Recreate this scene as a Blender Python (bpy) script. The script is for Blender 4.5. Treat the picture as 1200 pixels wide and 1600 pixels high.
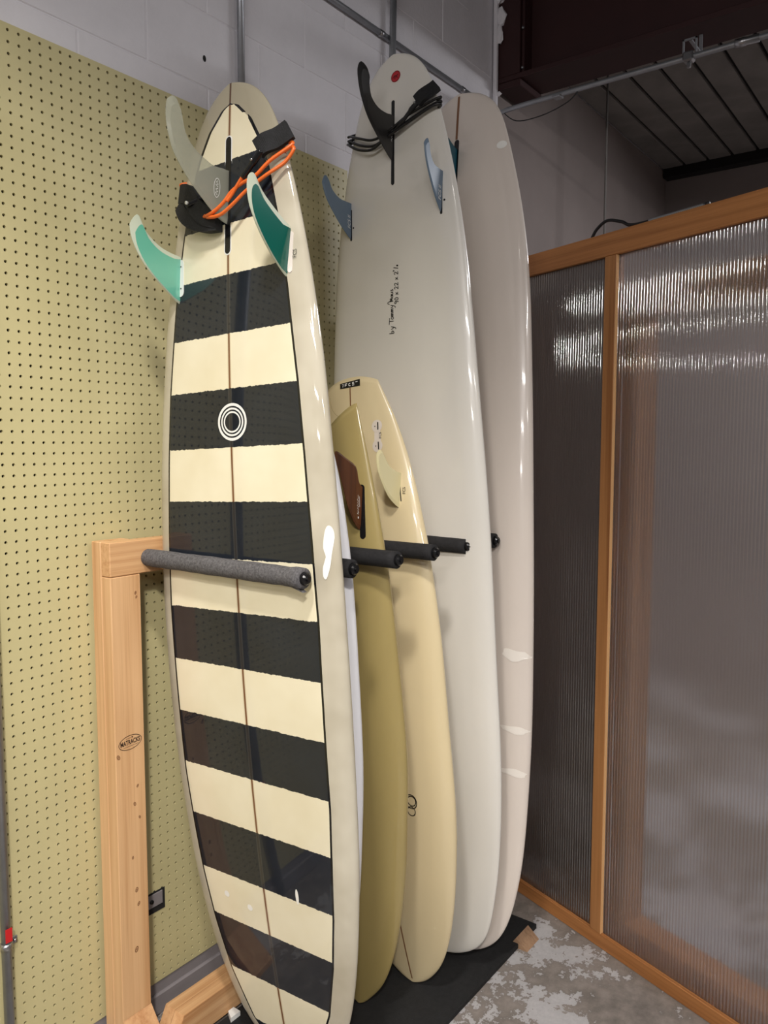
import bpy, bmesh, math, random
import numpy as np
from mathutils import Matrix, Vector
random.seed(7)
for o in list(bpy.data.objects): bpy.data.objects.remove(o)
scene = bpy.context.scene
col = scene.collection

# ------------------------------------------------------------------ camera
CAM = np.array([0.0, -1.7775, 1.608])
YAW, PIT, FPX = math.radians(53.2), math.radians(4.83), 1235.0
_cy, _sy, _cp, _sp = math.cos(YAW), math.sin(YAW), math.cos(PIT), math.sin(PIT)
FW = np.array([_sy*_cp, _cy*_cp, -_sp]); RT = np.array([_cy, -_sy, 0.0]); UP = np.cross(RT, FW)
cd = bpy.data.cameras.new('camera'); cam = bpy.data.objects.new('camera', cd); col.objects.link(cam)
cd.sensor_fit = 'VERTICAL'; cd.sensor_height = 36.0; cd.lens = FPX*36.0/1600.0; cd.clip_start = 0.05
cam.matrix_world = Matrix(((RT[0], UP[0], -FW[0], CAM[0]), (RT[1], UP[1], -FW[1], CAM[1]), (RT[2], UP[2], -FW[2], CAM[2]), (0, 0, 0, 1)))
scene.camera = cam

# ------------------------------------------------------------------ exposure, world, lights
vs = scene.view_settings
vs.view_transform = 'Standard'; vs.look = 'None'; vs.gamma = 1.0; vs.use_curve_mapping = False
vs.exposure = -0.30
scene.display_settings.display_device = 'sRGB'
world = bpy.data.worlds.new('world'); scene.world = world; world.use_nodes = True
world.node_tree.nodes['Background'].inputs[0].default_value = (0.5, 0.5, 0.52, 1)
world.node_tree.nodes['Background'].inputs[1].default_value = 0.10

def aim(o, target):
    d = Vector(target) - o.location
    o.rotation_euler = d.to_track_quat('-Z', 'Y').to_euler()
def area(name, loc, target, sx, sy, power, color):
    l = bpy.data.lights.new(name, 'AREA'); l.shape = 'RECTANGLE'; l.size = sx; l.size_y = sy
    l.energy = power; l.color = color
    o = bpy.data.objects.new(name, l); col.objects.link(o); o.location = loc; aim(o, target); return o
def spot(name, loc, target, ang, blend, power, color, rad):
    l = bpy.data.lights.new(name, 'SPOT'); l.spot_size = math.radians(ang); l.spot_blend = blend
    l.energy = power; l.color = color; l.shadow_soft_size = rad
    o = bpy.data.objects.new(name, l); col.objects.link(o); o.location = loc; aim(o, target); return o
WARM = (1.0, 0.955, 0.89); NEUT = (1.0, 0.97, 0.96)
spot('key_fill_spot', (0.10, -1.30, 3.60), (1.15, -0.25, 0.30), 74, 1.0, 260, WARM, 0.12)
spot('key_fill_spot', (-1.2, -2.8, 3.40), (1.05, 0.0, 0.05), 54, 1.0, 520, WARM, 0.12)  # added fill spot, unseen source; lifts the lower wall and boards
for lx, ly, pw_ in ((-1.7, -2.6, 40), (-4.6, -2.7, 55), (-9.6, -2.9, 80), (-1.7, -5.4, 30)):
    area('tube_fill_lamp', (lx, ly, 3.30), (lx+1.2, ly+0.6, 0.9), 1.3, 0.07, pw_, NEUT)  # unseen tubes inferred from glare on the plastic, also serving as fill
area('tube_fill_lamp', (1.1, -3.2, 3.30), (1.1, -3.1, 0), 1.3, 0.12, 34, NEUT)  # added tube for fill on the floor and right-hand rails
area('back_fill_lamp', (4.2, -2.4, 3.2), (3.7, -2.0, 0), 1.2, 0.3, 70, (0.97, 0.97, 1.0))  # unseen lamp added to light the plastic sheets from behind

# ------------------------------------------------------------------ material helpers
def srgb(r, g, b):
    f = lambda c: (c/255/12.92) if c/255 <= 0.04045 else ((c/255+0.055)/1.055)**2.4
    return (f(r), f(g), f(b), 1.0)
def mat(name, color, rough=0.5, metal=0.0, coat=0.0, spec=0.5):
    m = bpy.data.materials.new(name); m.use_nodes = True
    b = m.node_tree.nodes['Principled BSDF']
    b.inputs['Base Color'].default_value = color; b.inputs['Roughness'].default_value = rough
    b.inputs['Metallic'].default_value = metal; b.inputs['Coat Weight'].default_value = coat
    b.inputs['Coat Roughness'].default_value = 0.06; b.inputs['Specular IOR Level'].default_value = spec
    return m
class NT:
    def __init__(s, m): s.t = m.node_tree; s.b = s.t.nodes['Principled BSDF']
    def n(s, typ, **kw):
        x = s.t.nodes.new(typ)
        for k, v in kw.items():
            if k in ('operation', 'blend_type', 'data_type', 'wave_type', 'bands_direction', 'attribute_name', 'uv_map', 'distribution', 'interpolation_type', 'clamp'): setattr(x, k, v)
            else: x.inputs[k].default_value = v
        return x
    def l(s, a, b): s.t.links.new(a, b)
    def math(s, op, a, b=None):
        x = s.n('ShaderNodeMath', operation=op)
        for i, v in enumerate((a, b)):
            if v is None: continue
            if isinstance(v, (int, float)): x.inputs[i].default_value = v
            else: s.l(v, x.inputs[i])
        return x.outputs[0]
    def mix(s, fac, a, b, blend='MIX'):
        x = s.n('ShaderNodeMix', data_type='RGBA', blend_type=blend)
        for i, v in ((0, fac), (6, a), (7, b)):
            if isinstance(v, (int, float, tuple)): x.inputs[i].default_value = v
            else: s.l(v, x.inputs[i])
        return x.outputs[2]
    def ramp(s, fac, stops, interp='LINEAR'):
        x = s.n('ShaderNodeValToRGB'); cr = x.color_ramp; cr.interpolation = interp
        while len(cr.elements) < len(stops): cr.elements.new(0.5)
        for e, (p, c) in zip(cr.elements, stops): e.position = p; e.color = c
        s.l(fac, x.inputs[0]); return x.outputs[0]
    def coords(s, scale=(1, 1, 1), kind='Object'):
        tc = s.n('ShaderNodeTexCoord'); mp = s.n('ShaderNodeMapping'); mp.inputs['Scale'].default_value = scale
        s.l(tc.outputs[kind], mp.inputs[0]); return mp.outputs[0]
    def noise(s, vec, scale, detail=4, rough=0.6):
        x = s.n('ShaderNodeTexNoise'); x.inputs['Scale'].default_value = scale; x.inputs['Detail'].default_value = detail
        x.inputs['Roughness'].default_value = rough; s.l(vec, x.inputs['Vector']); return x.outputs[0]
    def bump(s, h, strength=0.2, dist=0.002):
        x = s.n('ShaderNodeBump'); x.inputs['Strength'].default_value = strength; x.inputs['Distance'].default_value = dist
        s.l(h, x.inputs['Height']); s.l(x.outputs[0], s.b.inputs['Normal'])
def noisy(name, color, rough, amt=0.12, scale=6, bump=0.0, bscale=60, coat=0.0, metal=0.0, dist=0.002):
    m = mat(name, color, rough, metal, coat); t = NT(m); v = t.coords()
    n = t.noise(v, scale, 5)
    d = tuple(c*(1-amt) for c in color[:3])+(1,); e = tuple(min(1, c*(1+amt*0.7)) for c in color[:3])+(1,)
    t.l(t.ramp(n, [(0.35, d), (0.65, e)]), t.b.inputs['Base Color'])
    if bump: t.bump(t.noise(v, bscale, 3), bump, dist)
    return m
def wood(name, base, dark, axis, rough=0.55, amt=1.0):
    m = mat(name, base, rough); t = NT(m)
    sc = [1.0, 1.0, 1.0]; sc[axis] = 0.035; sc2 = [1.0, 1.0, 1.0]; sc2[axis] = 0.015
    v = t.coords(tuple(sc)); v2 = t.coords(tuple(sc2))
    w = t.noise(v, 26, 3, 0.55); w2 = t.noise(v2, 95, 3, 0.6); fine = t.noise(v2, 420, 2, 0.6)
    f = t.math('ADD', t.math('MULTIPLY', w, 0.5), t.math('ADD', t.math('MULTIPLY', w2, 0.35), t.math('MULTIPLY', fine, 0.15)))
    t.l(t.ramp(f, [(0.36, dark), (0.50, tuple((a*.35+b*.65) for a, b in zip(dark, base))), (0.62, base)]), t.b.inputs['Base Color'])
    t.bump(w2, 0.12, 0.001)
    return m

M = {}
M['block'] = noisy('painted_block', srgb(226, 223, 227), 0.75, 0.07, 3, 0.35, 90, dist=0.003)
M['farwall'] = noisy('painted_far_wall', srgb(150, 142, 140), 0.8, 0.06, 2)
M['pegboard'] = noisy('pegboard_tan', srgb(196, 186, 140), 0.45, 0.06, 2.5)
M['curb'] = noisy('grey_curb', srgb(132, 126, 128), 0.7, 0.12, 5, 0.3, 50)
M['emt'] = noisy('galvanised_tube', srgb(158, 160, 164), 0.36, 0.10, 20, metal=0.7)
M['zinc'] = mat('zinc', srgb(170, 170, 172), 0.3, 0.95)
M['beam'] = noisy('oxide_red_paint', srgb(48, 16, 16), 0.6, 0.15, 4)
M['deck'] = noisy('roof_plank', srgb(122, 118, 114), 0.85, 0.25, 3, 0.2, 30)
M['deckdark'] = mat('roof_dark', srgb(26, 24, 24), 0.9)
M['wood_x'] = wood('pine_x', srgb(220, 177, 130), srgb(184, 132, 86), 0)
M['wood_y'] = wood('pine_y', srgb(212, 166, 120), srgb(176, 122, 78), 1)
M['wood_z'] = wood('pine_z', srgb(222, 180, 134), srgb(192, 144, 98), 2)
M['fir_z'] = wood('fir_z', srgb(186, 130, 78), srgb(140, 88, 46), 2)
M['fir_t'] = wood('fir_t', srgb(186, 126, 72), srgb(138, 84, 42), 1)
M['fir_lit'] = mat('fir_lit_edge', srgb(226, 176, 122), 0.5)
M['foam_grey'] = noisy('grey_foam', srgb(92, 90, 92), 0.9, 0.4, 180, 0.8, 260)
M['foam_black'] = noisy('black_foam', srgb(30, 29, 31), 0.85, 0.3, 120, 0.5, 220)
M['black_gloss'] = mat('black_plastic', srgb(20, 20, 22), 0.2)
M['black'] = mat('black_matte', srgb(18, 18, 20), 0.55)
M['strap'] = noisy('black_webbing', srgb(24, 24, 27), 0.8, 0.3, 90, 0.6, 300)
M['cord_black'] = mat('black_cord', srgb(20, 20, 22), 0.3)
M['cord_orange'] = mat('orange_cord', srgb(236, 112, 44), 0.3)
M['mat'] = noisy('black_rubber', srgb(20, 20, 21), 0.85, 0.35, 60, 0.5, 250)
M['white_pl'] = mat('white_plastic', srgb(235, 235, 232), 0.35)
M['white_ink'] = mat('white_ink', srgb(238, 238, 236), 0.3, coat=0.5)
M['black_ink'] = mat('black_ink', srgb(14, 13, 14), 0.4)
M['brown_ink'] = mat('burnt_brand', srgb(50, 28, 18), 0.7)
M['knot'] = mat('wood_knot', srgb(122, 78, 48), 0.6)
M['red'] = mat('red_sticker', srgb(190, 40, 48), 0.35)
M['darkred'] = mat('dark_red_print', srgb(90, 14, 20), 0.35)
M['teal'] = mat('teal_fibreglass', srgb(106, 182, 158), 0.2, coat=0.5)
M['teal_dark'] = mat('deep_green_fibreglass', srgb(8, 92, 80), 0.12, coat=0.6)
M['fin_edge'] = mat('clear_resin_edge', srgb(196, 204, 184), 0.25, coat=0.4)
M['bluegrey'] = mat('blue_grey_fin', srgb(104, 122, 140), 0.4)
M['bluefin'] = mat('blue_fin', srgb(30, 92, 110), 0.3)
M['blackfin'] = noisy('black_fin', srgb(38, 36, 35), 0.35, 0.15, 20)
M['creamfin'] = mat('pale_cream_fin', srgb(226, 216, 170), 0.25, coat=0.5)
M['finwood'] = wood('keel_wood', srgb(104, 62, 36), srgb(62, 34, 20), 2, 0.35)
M['stringer'] = mat('stringer_cedar', srgb(126, 84, 52), 0.4, coat=0.6)
M['whitescuff'] = mat('filler_patch', srgb(242, 240, 234), 0.4)
M['palepatch'] = mat('pale_filler', srgb(238, 231, 222), 0.35, coat=.6)
M['wood_old'] = wood('weathered_pine', srgb(164, 132, 104), srgb(128, 98, 74), 1)
M['darkwall'] = noisy('wall_shade_tone', srgb(138, 127, 123), 0.8, 0.08, 2)
M['paint_red'] = mat('red_tag', srgb(200, 30, 34), 0.5)
M['seam'] = mat('patch_line', srgb(176, 160, 120), 0.4)

def board_mat(name, c, amt=0.04, stain=None):
    m = mat(name, c, 0.28, coat=0.85); t = NT(m); v = t.coords((1, 1, 0.5))
    n = t.noise(v, 5, 4)
    d = tuple(x*(1-amt) for x in c[:3])+(1,)
    t.l(t.ramp(n, [(0.35, d), (0.65, c)]), t.b.inputs['Base Color'])
    return m
M['b_white'] = board_mat('board_white', srgb(228, 224, 216))
M['b_far'] = board_mat('board_pinkish_white', srgb(224, 213, 203))
M['b_cream'] = board_mat('board_cream', srgb(222, 204, 164), 0.05)
M['b_olive'] = board_mat('board_olive', srgb(164, 146, 94), 0.06)
M['b_sliver'] = board_mat('board_cold_white', srgb(230, 230, 236))

# translucent grey centre fin
m = mat('smoky_clear_fin', srgb(190, 190, 176), 0.2); t = NT(m)
tr = t.n('ShaderNodeBsdfTransparent'); tr.inputs[0].default_value = (0.80, 0.82, 0.76, 1)
mx = t.n('ShaderNodeMixShader'); mx.inputs[0].default_value = 0.42
t.l(tr.outputs[0], mx.inputs[1]); t.l(t.b.outputs[0], mx.inputs[2])
t.l(mx.outputs[0], t.t.nodes['Material Output'].inputs[0]); M['clearfin'] = m

# ribbed polycarbonate: fine vertical flutes smear reflections sideways
def poly(name, tint, dif, fac):
    m = mat(name, dif, 0.35); t = NT(m); tc = t.coords()
    sx = t.n('ShaderNodeSeparateXYZ'); t.l(tc, sx.inputs[0])
    rib = t.math('SINE', t.math('MULTIPLY', sx.outputs[1], 2*math.pi/0.0105))
    rib01 = t.math('ADD', t.math('MULTIPLY', rib, 0.5), 0.5)
    bp = t.n('ShaderNodeBump'); bp.inputs['Strength'].default_value = 1.0; bp.inputs['Distance'].default_value = 0.0013
    t.l(rib, bp.inputs['Height'])
    rf = t.n('ShaderNodeBsdfRefraction'); rf.inputs['Color'].default_value = tint; rf.inputs['Roughness'].default_value = 0.29; rf.inputs['IOR'].default_value = 1.12
    gl = t.n('ShaderNodeBsdfAnisotropic'); gl.inputs['Roughness'].default_value = 0.05; gl.inputs['Color'].default_value = (1, 1, 1, 1)
    t.l(bp.outputs[0], gl.inputs['Normal'])
    df = t.n('ShaderNodeBsdfDiffuse')
    dd = tuple(x*.86 for x in dif[:3])+(1,)
    t.l(t.ramp(rib01, [(0.1, dd), (0.6, dif)]), df.inputs[0])
    tl = t.n('ShaderNodeBsdfTranslucent'); tl.inputs[0].default_value = dif
    m0 = t.n('ShaderNodeMixShader'); m0.inputs[0].default_value = 0.5; t.l(df.outputs[0], m0.inputs[1]); t.l(tl.outputs[0], m0.inputs[2])
    m1 = t.n('ShaderNodeMixShader'); m1.inputs[0].default_value = fac
    t.l(rf.outputs[0], m1.inputs[1]); t.l(m0.outputs[0], m1.inputs[2])
    fr = t.n('ShaderNodeFresnel'); fr.inputs[0].default_value = 2.3
    m2 = t.n('ShaderNodeMixShader'); gm = t.n('ShaderNodeNewGeometry'); t.l(t.math('MULTIPLY', fr.outputs[0], t.math('SUBTRACT', 1.0, gm.outputs['Backfacing'])), m2.inputs[0]); t.l(m1.outputs[0], m2.inputs[1]); t.l(gl.outputs[0], m2.inputs[2])
    t.l(m2.outputs[0], t.t.nodes['Material Output'].inputs[0]); return m
M['poly'] = poly('ribbed_polycarbonate', (0.92, 0.91, 0.92, 1), srgb(176, 171, 172), 0.20)
M['poly_dark'] = poly('darkened_polycarbonate', (0.46, 0.44, 0.42, 1), srgb(124, 116, 112), 0.22)  # darker tint stands in for the dim space behind the left sheet

# worn painted concrete
m = mat('worn_concrete', srgb(150, 146, 144), 0.6); t = NT(m); v = t.coords()
big = t.noise(v, 2.3, 3, 0.5); med = t.noise(v, 15, 7, 0.68); fine = t.noise(v, 60, 4, 0.7)
f = t.math('ADD', t.math('MULTIPLY', big, 0.75), t.math('ADD', t.math('MULTIPLY', med, 0.6), t.math('MULTIPLY', fine, 0.10)))
paint = t.ramp(fine, [(0.3, srgb(168, 165, 166)), (0.7, srgb(184, 181, 181))])
bare = t.ramp(med, [(0.35, srgb(104, 97, 91)), (0.65, srgb(142, 133, 126))])
mask = t.ramp(f, [(0.700, (0, 0, 0, 1)), (0.712, (1, 1, 1, 1))])
t.l(t.mix(mask, paint, bare), t.b.inputs['Base Color']); t.bump(mask, 0.3, -0.001)
M['floor'] = m

# ------------------------------------------------------------------ mesh helpers
def obj(name, verts, faces, material, parent=None, origin=None, smooth=False):
    verts = np.asarray(verts, float)
    if parent is not None: org = np.array(parent['_o'])
    else: org = np.asarray(origin if origin is not None else [verts[:, 0].mean(), verts[:, 1].mean(), verts[:, 2].min()], float)
    me = bpy.data.meshes.new(name); me.from_pydata((verts-org).tolist(), [], [tuple(f) for f in faces]); me.update()
    if smooth: me.polygons.foreach_set('use_smooth', [True]*len(me.polygons))
    if material is not None: me.materials.append(M[material] if isinstance(material, str) else material)
    o = bpy.data.objects.new(name, me); col.objects.link(o)
    if parent is not None: o.parent = parent
    else: o.location = org
    o['_o'] = [float(x) for x in org]
    return o
def thing(name, label, cat, loc, group=None):
    o = bpy.data.objects.new(name, None); col.objects.link(o); o.location = loc; o.empty_display_size = 0.05
    o['_o'] = [float(x) for x in loc]; tag(o, label, cat, group); return o
def tag(o, label, cat=None, group=None, kind=None):
    o['label'] = label
    if cat: o['category'] = cat
    if group: o['group'] = group
    if kind: o['kind'] = kind
    return o
def struct(o, label=None):
    o['kind'] = 'structure'
    if label: o['label'] = label
    return o
def box(x0, x1, y0, y1, z0, z1, ch=0.0):
    if ch <= 0:
        v = [(x, y, z) for z in (z0, z1) for y in (y0, y1) for x in (x0, x1)]
        f = [(0, 2, 3, 1), (4, 5, 7, 6), (0, 1, 5, 4), (2, 6, 7, 3), (0, 4, 6, 2), (1, 3, 7, 5)]
        return v, f
    bm = bmesh.new(); bmesh.ops.create_cube(bm, size=1)
    for q in bm.verts: q.co = Vector((x0+(q.co.x+.5)*(x1-x0), y0+(q.co.y+.5)*(y1-y0), z0+(q.co.z+.5)*(z1-z0)))
    bmesh.ops.bevel(bm, geom=bm.edges[:], offset=ch, segments=1, affect='EDGES')
    bm.verts.index_update(); v = [tuple(q.co) for q in bm.verts]; f = [[q.index for q in p.verts] for p in bm.faces]; bm.free(); return v, f
def bx(name, dims, material, parent=None, ch=0.0, **k):
    v, f = box(*dims, ch=ch); return obj(name, v, f, material, parent, **k)
def tube_geo(pts, r, seg=10, closed=False, cap=True):
    P = [np.array(p, float) for p in pts]; n = len(P); V = []; Fc = []
    rr = r if hasattr(r, '__len__') else [r]*n
    prev = None
    for i in range(n):
        a = P[(i-1) % n] if (closed or i > 0) else P[i]; b = P[(i+1) % n] if (closed or i < n-1) else P[i]
        d = b-a; d /= (np.linalg.norm(d)+1e-12)
        if prev is None:
            h = np.array([0, 0, 1.0]) if abs(d[2]) < .9 else np.array([1.0, 0, 0]); e = np.cross(d, h)
        else: e = prev-d*(prev@d)
        e /= np.linalg.norm(e); prev = e; g = np.cross(d, e)
        for k in range(seg):
            th = 2*math.pi*k/seg; V.append(P[i]+rr[i]*(math.cos(th)*e+math.sin(th)*g))
    for i in range(n if closed else n-1):
        j = (i+1) % n
        for k in range(seg):
            k2 = (k+1) % seg; Fc.append((i*seg+k, i*seg+k2, j*seg+k2, j*seg+k))
    if cap and not closed: Fc += [tuple(range(seg))[::-1], tuple(range((n-1)*seg, n*seg))]
    return V, Fc
def tube(name, pts, r, material, parent=None, seg=10, closed=False, **k):
    v, f = tube_geo(pts, r, seg, closed); return obj(name, v, f, material, parent, smooth=True, **k)
def catmull(pts, sub=8, closed=False):
    P = [np.array(p, float) for p in pts]; n = len(P); out = []
    rng = range(n) if closed else range(n-1)
    for i in rng:
        if closed: a, b, c, d = P[(i-1) % n], P[i], P[(i+1) % n], P[(i+2) % n]
        else: a, b, c, d = P[max(i-1, 0)], P[i], P[i+1], P[min(i+2, n-1)]
        for k in range(sub):
            f = k/sub; out.append(.5*(2*b+(c-a)*f+(2*a-5*b+4*c-d)*f*f+(3*b-a-3*c+d)*f**3))
    if not closed: out.append(P[-1])
    return out
def merge(*geos):
    V = []; Fc = []
    for v, f in geos:
        o = len(V); V += [tuple(p) for p in v]; Fc += [tuple(i+o for i in q) for q in f]
    return V, Fc
def cyl_geo(a, b, r, seg=16): return tube_geo([a, b], r, seg)
def prism(outline2d, place, t0, t1):
    """outline2d list of (p,q); place(p,q,t)->xyz; solid between t0 and t1"""
    n = len(outline2d)
    V = [place(p, q, t0) for p, q in outline2d]+[place(p, q, t1) for p, q in outline2d]
    Fc = [tuple(range(n))[::-1], tuple(range(n, 2*n))]+[(i, (i+1) % n, n+(i+1) % n, n+i) for i in range(n)]
    return V, Fc
_txt = {}
def text_geo(body, size=1.0, shear=0.0, bold=0.0):
    cu = bpy.data.curves.new('t', 'FONT'); cu.body = body; cu.size = size; cu.align_x = 'CENTER'; cu.align_y = 'CENTER'; cu.shear = shear; cu.offset = bold
    cu.resolution_u = 3
    o = bpy.data.objects.new('t', cu); col.objects.link(o)
    dg = bpy.context.evaluated_depsgraph_get(); me = bpy.data.meshes.new_from_object(o.evaluated_get(dg))
    V = [tuple(v.co) for v in me.vertices]; Fc = [tuple(p.vertices) for p in me.polygons]
    bpy.data.objects.remove(o); bpy.data.curves.remove(cu); bpy.data.meshes.remove(me)
    return V, Fc
def ribbon_geo(polys, width):
    V = []; Fc = []
    for pl in polys:
        n = len(pl); P = [np.array(p, float) for p in pl]; o = len(V)
        for i in range(n):
            d = P[min(i+1, n-1)]-P[max(i-1, 0)]; d /= (np.linalg.norm(d)+1e-9); e = np.array([-d[1], d[0]])*width/2
            V += [(*(P[i]+e), 0), (*(P[i]-e), 0)]
        Fc += [(o+2*i, o+2*i+1, o+2*i+3, o+2*i+2) for i in range(n-1)]
    return V, Fc
def ring_geo(rx, ry, width, seg=40, cx=0, cy=0, rot=0):
    V = []; c, s = math.cos(rot), math.sin(rot)
    for k in range(seg):
        a = 2*math.pi*k/seg
        for q in (-.5, .5):
            x = (rx+q*width)*math.cos(a); y = (ry+q*width)*math.sin(a); V.append((cx+x*c-y*s, cy+x*s+y*c, 0))
    return V, [(2*k, 2*k+1, 2*((k+1) % seg)+1, 2*((k+1) % seg)) for k in range(seg)]
def fan_geo(outline, rings=4):
    n = len(outline); cx = sum(p[0] for p in outline)/n; cy = sum(p[1] for p in outline)/n
    V = [(cx, cy, 0)]; Fc = []
    for r in range(1, rings+1):
        V += [(cx+(p[0]-cx)*r/rings, cy+(p[1]-cy)*r/rings, 0) for p in outline]
    for k in range(n):
        k2 = (k+1) % n; Fc.append((0, 1+k, 1+k2))
        for r in range(rings-1): Fc.append((1+r*n+k, 1+(r+1)*n+k, 1+(r+1)*n+k2, 1+r*n+k2))
    return V, Fc
def disc_geo(rx, ry, seg=28, cx=0, cy=0):
    return fan_geo([(cx+rx*math.cos(2*math.pi*k/seg), cy+ry*math.sin(2*math.pi*k/seg)) for k in range(seg)], 2 if rx < .006 else 4)

# ------------------------------------------------------------------ room
struct(bx('floor', (-13.0, 7.0, -8.0, 0.4, -0.1, 0.0), 'floor', origin=(0, 0, 0)), 'grey painted concrete floor with worn bare patches')
WY = 0.016                                                      # face of the mortar bed
wall = struct(bx('wall_back', (-13.0, 7.0, WY-.0010, 0.3, 0, 4.1), 'block', origin=(0, 0, 0)), 'painted concrete block wall behind the boards')
bv, bf = box(-.2010, .2010, -0.0035, 0.06, 0, .1975, ch=0.0022)
bmesh_block = None
nblk = 0
for c in range(7):
    z0 = 2.411+0.2005*c
    off = 1.969-.2032 if c % 2 == 0 else 1.765-.2032
    for k in range(-7, 4):
        x = off+.4064*k
        if x-.2 < -.9 or x+.2 > 3.2: continue
        if bmesh_block is None:
            b = obj('block', bv, bf, 'block', wall); bmesh_block = b.data
        else:
            b = bpy.data.objects.new('block', bmesh_block); col.objects.link(b); b.parent = wall; b['_o'] = [0, 0, 0]
        b.location = (x, WY, z0+.0015); nblk += 1
ah = ring_geo(.006, .008, .004, 16); obj('anchor_hole', [(1.552+x, WY-.0040, 2.688+y) for x, y, _ in disc_geo(.006, .009, 14)[0]], disc_geo(.006, .009, 14)[1], 'deckdark', wall)
struct(bx('wall_left', (-13.2, -13.0, -8, 0.3, 0, 4.1), 'farwall'), 'plain painted side wall of the shop')
struct(bx('wall_front', (-13.2, 7.0, -8.2, -8.0, 0, 4.1), 'farwall'), 'plain painted wall across the shop')
struct(bx('wall_right', (5.58, 5.8, -8, 0.3, 0, 4.1), 'farwall'), 'dim grey end wall beyond the partition')
struct(bx('baseboard_back', (-13.0, 5.5, -0.004, 0.02, 0.0, 0.062, ), 'curb', ch=0.004), 'low grey concrete curb along the wall foot')
bx('curb_ledge', (-13.0, 5.5, 0.004, 0.02, 0.062, 0.12), 'curb', bpy.data.objects['baseboard_back'])
# ceilings
struct(bx('ceiling', (-13.1, 3.25, -8, 0.2, 3.95, 4.1), 'deckdark'), 'dark roof deck over the front of the shop')
deck = struct(bx('ceiling', (3.33, 5.7, -8, 0.2, 3.47, 3.6), 'deckdark'), 'dark plank roof deck above the partition')
pv, pf = box(0, 2.22, -0.1320, 0, 3.45, 3.47, ch=0.003)
pm = None
for k in range(22):
    if pm is None: p = obj('plank', pv, pf, 'deck', deck); pm = p.data
    else: p = bpy.data.objects.new('plank', pm); col.objects.link(p); p.parent = deck
    dorg = np.array(deck['_o']); p.location = (3.345-3.33*0, 0.004-.1492*k, 0)
# far roof beam against the end wall
b = bx('roof_edge_beam', (5.50, 5.58, -5.9, 0.0, 3.389, 3.465), 'deckdark', ch=0.004); tag(b, 'dark roof edge beam along the far grey end wall', 'beam')

# ------------------------------------------------------------------ red steel beam
rb = thing('steel_beam', 'dark red steel roof beam at the upper right', 'beam', (3.3, 0, 3.16))
bx('bottom_flange', (3.20, 3.41, -7.8, -0.005, 3.190, 3.212), 'beam', rb, ch=.002)
bx('top_flange', (3.20, 3.41, -7.8, -0.005, 3.88, 3.90), 'beam', rb, ch=.002)
bx('web', (3.296, 3.314, -7.8, -0.01, 3.212, 3.88), 'beam', rb)
bx('end_plate', (3.206, 3.295, -0.110, -0.006, 3.213, 3.879), 'beam', rb, ch=.003)
bx('stiffener', (3.222, 3.295, -0.124, -0.111, 3.213, 3.879), 'beam', rb, ch=.002)
bx('bearing_seat', (3.20, 3.41, -0.118, -0.006, 3.160, 3.189), 'beam', rb, ch=.003)
for q_ in ((3.218, -.117, 3.40), (3.218, -.117, 3.235)): tube('rivet', [(q_[0], q_[1], q_[2]), (q_[0]-.006, q_[1]-.006, q_[2])], .006, 'emt', rb, seg=8)
bx('shade_section', (3.20, 5.575, .006, .0145, 0.1, 3.445), 'darkwall', wall)  # added sheet, its darker colour stands in for shade past the beam
bx('corner_trim', (3.180, 3.198, -0.012, 0.006, 2.6, 3.95), 'block', wall, ch=.003)
# torn mortar at the beam pocket
def lump(name, c, r, material, parent, seed):
    rnd = random.Random(seed); bm = bmesh.new(); bmesh.ops.create_icosphere(bm, subdivisions=2, radius=1)
    V = [(c[0]+q.co.x*r[0]*rnd.uniform(.6, 1.2), c[1]+q.co.y*r[1]*rnd.uniform(.6, 1.2), c[2]+q.co.z*r[2]*rnd.uniform(.6, 1.2)) for q in bm.verts]
    bm.verts.index_update(); Fc = [[q.index for q in p.verts] for p in bm.faces]; bm.free(); return obj(name, V, Fc, material, parent)
lump('mortar_lump', (3.2, -.02, 3.47), (.02, .03, .04), 'block', wall, 1)
lump('mortar_lump', (3.195, -.015, 3.40), (.012, .02, .05), 'block', wall, 2)
lump('mortar_lump', (3.2, -.015, 3.55), (.02, .03, .03), 'block', wall, 3)
lump('mortar_lump', (3.195, -.012, 3.145), (.010, .02, .012), 'block', wall, 4)

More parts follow.
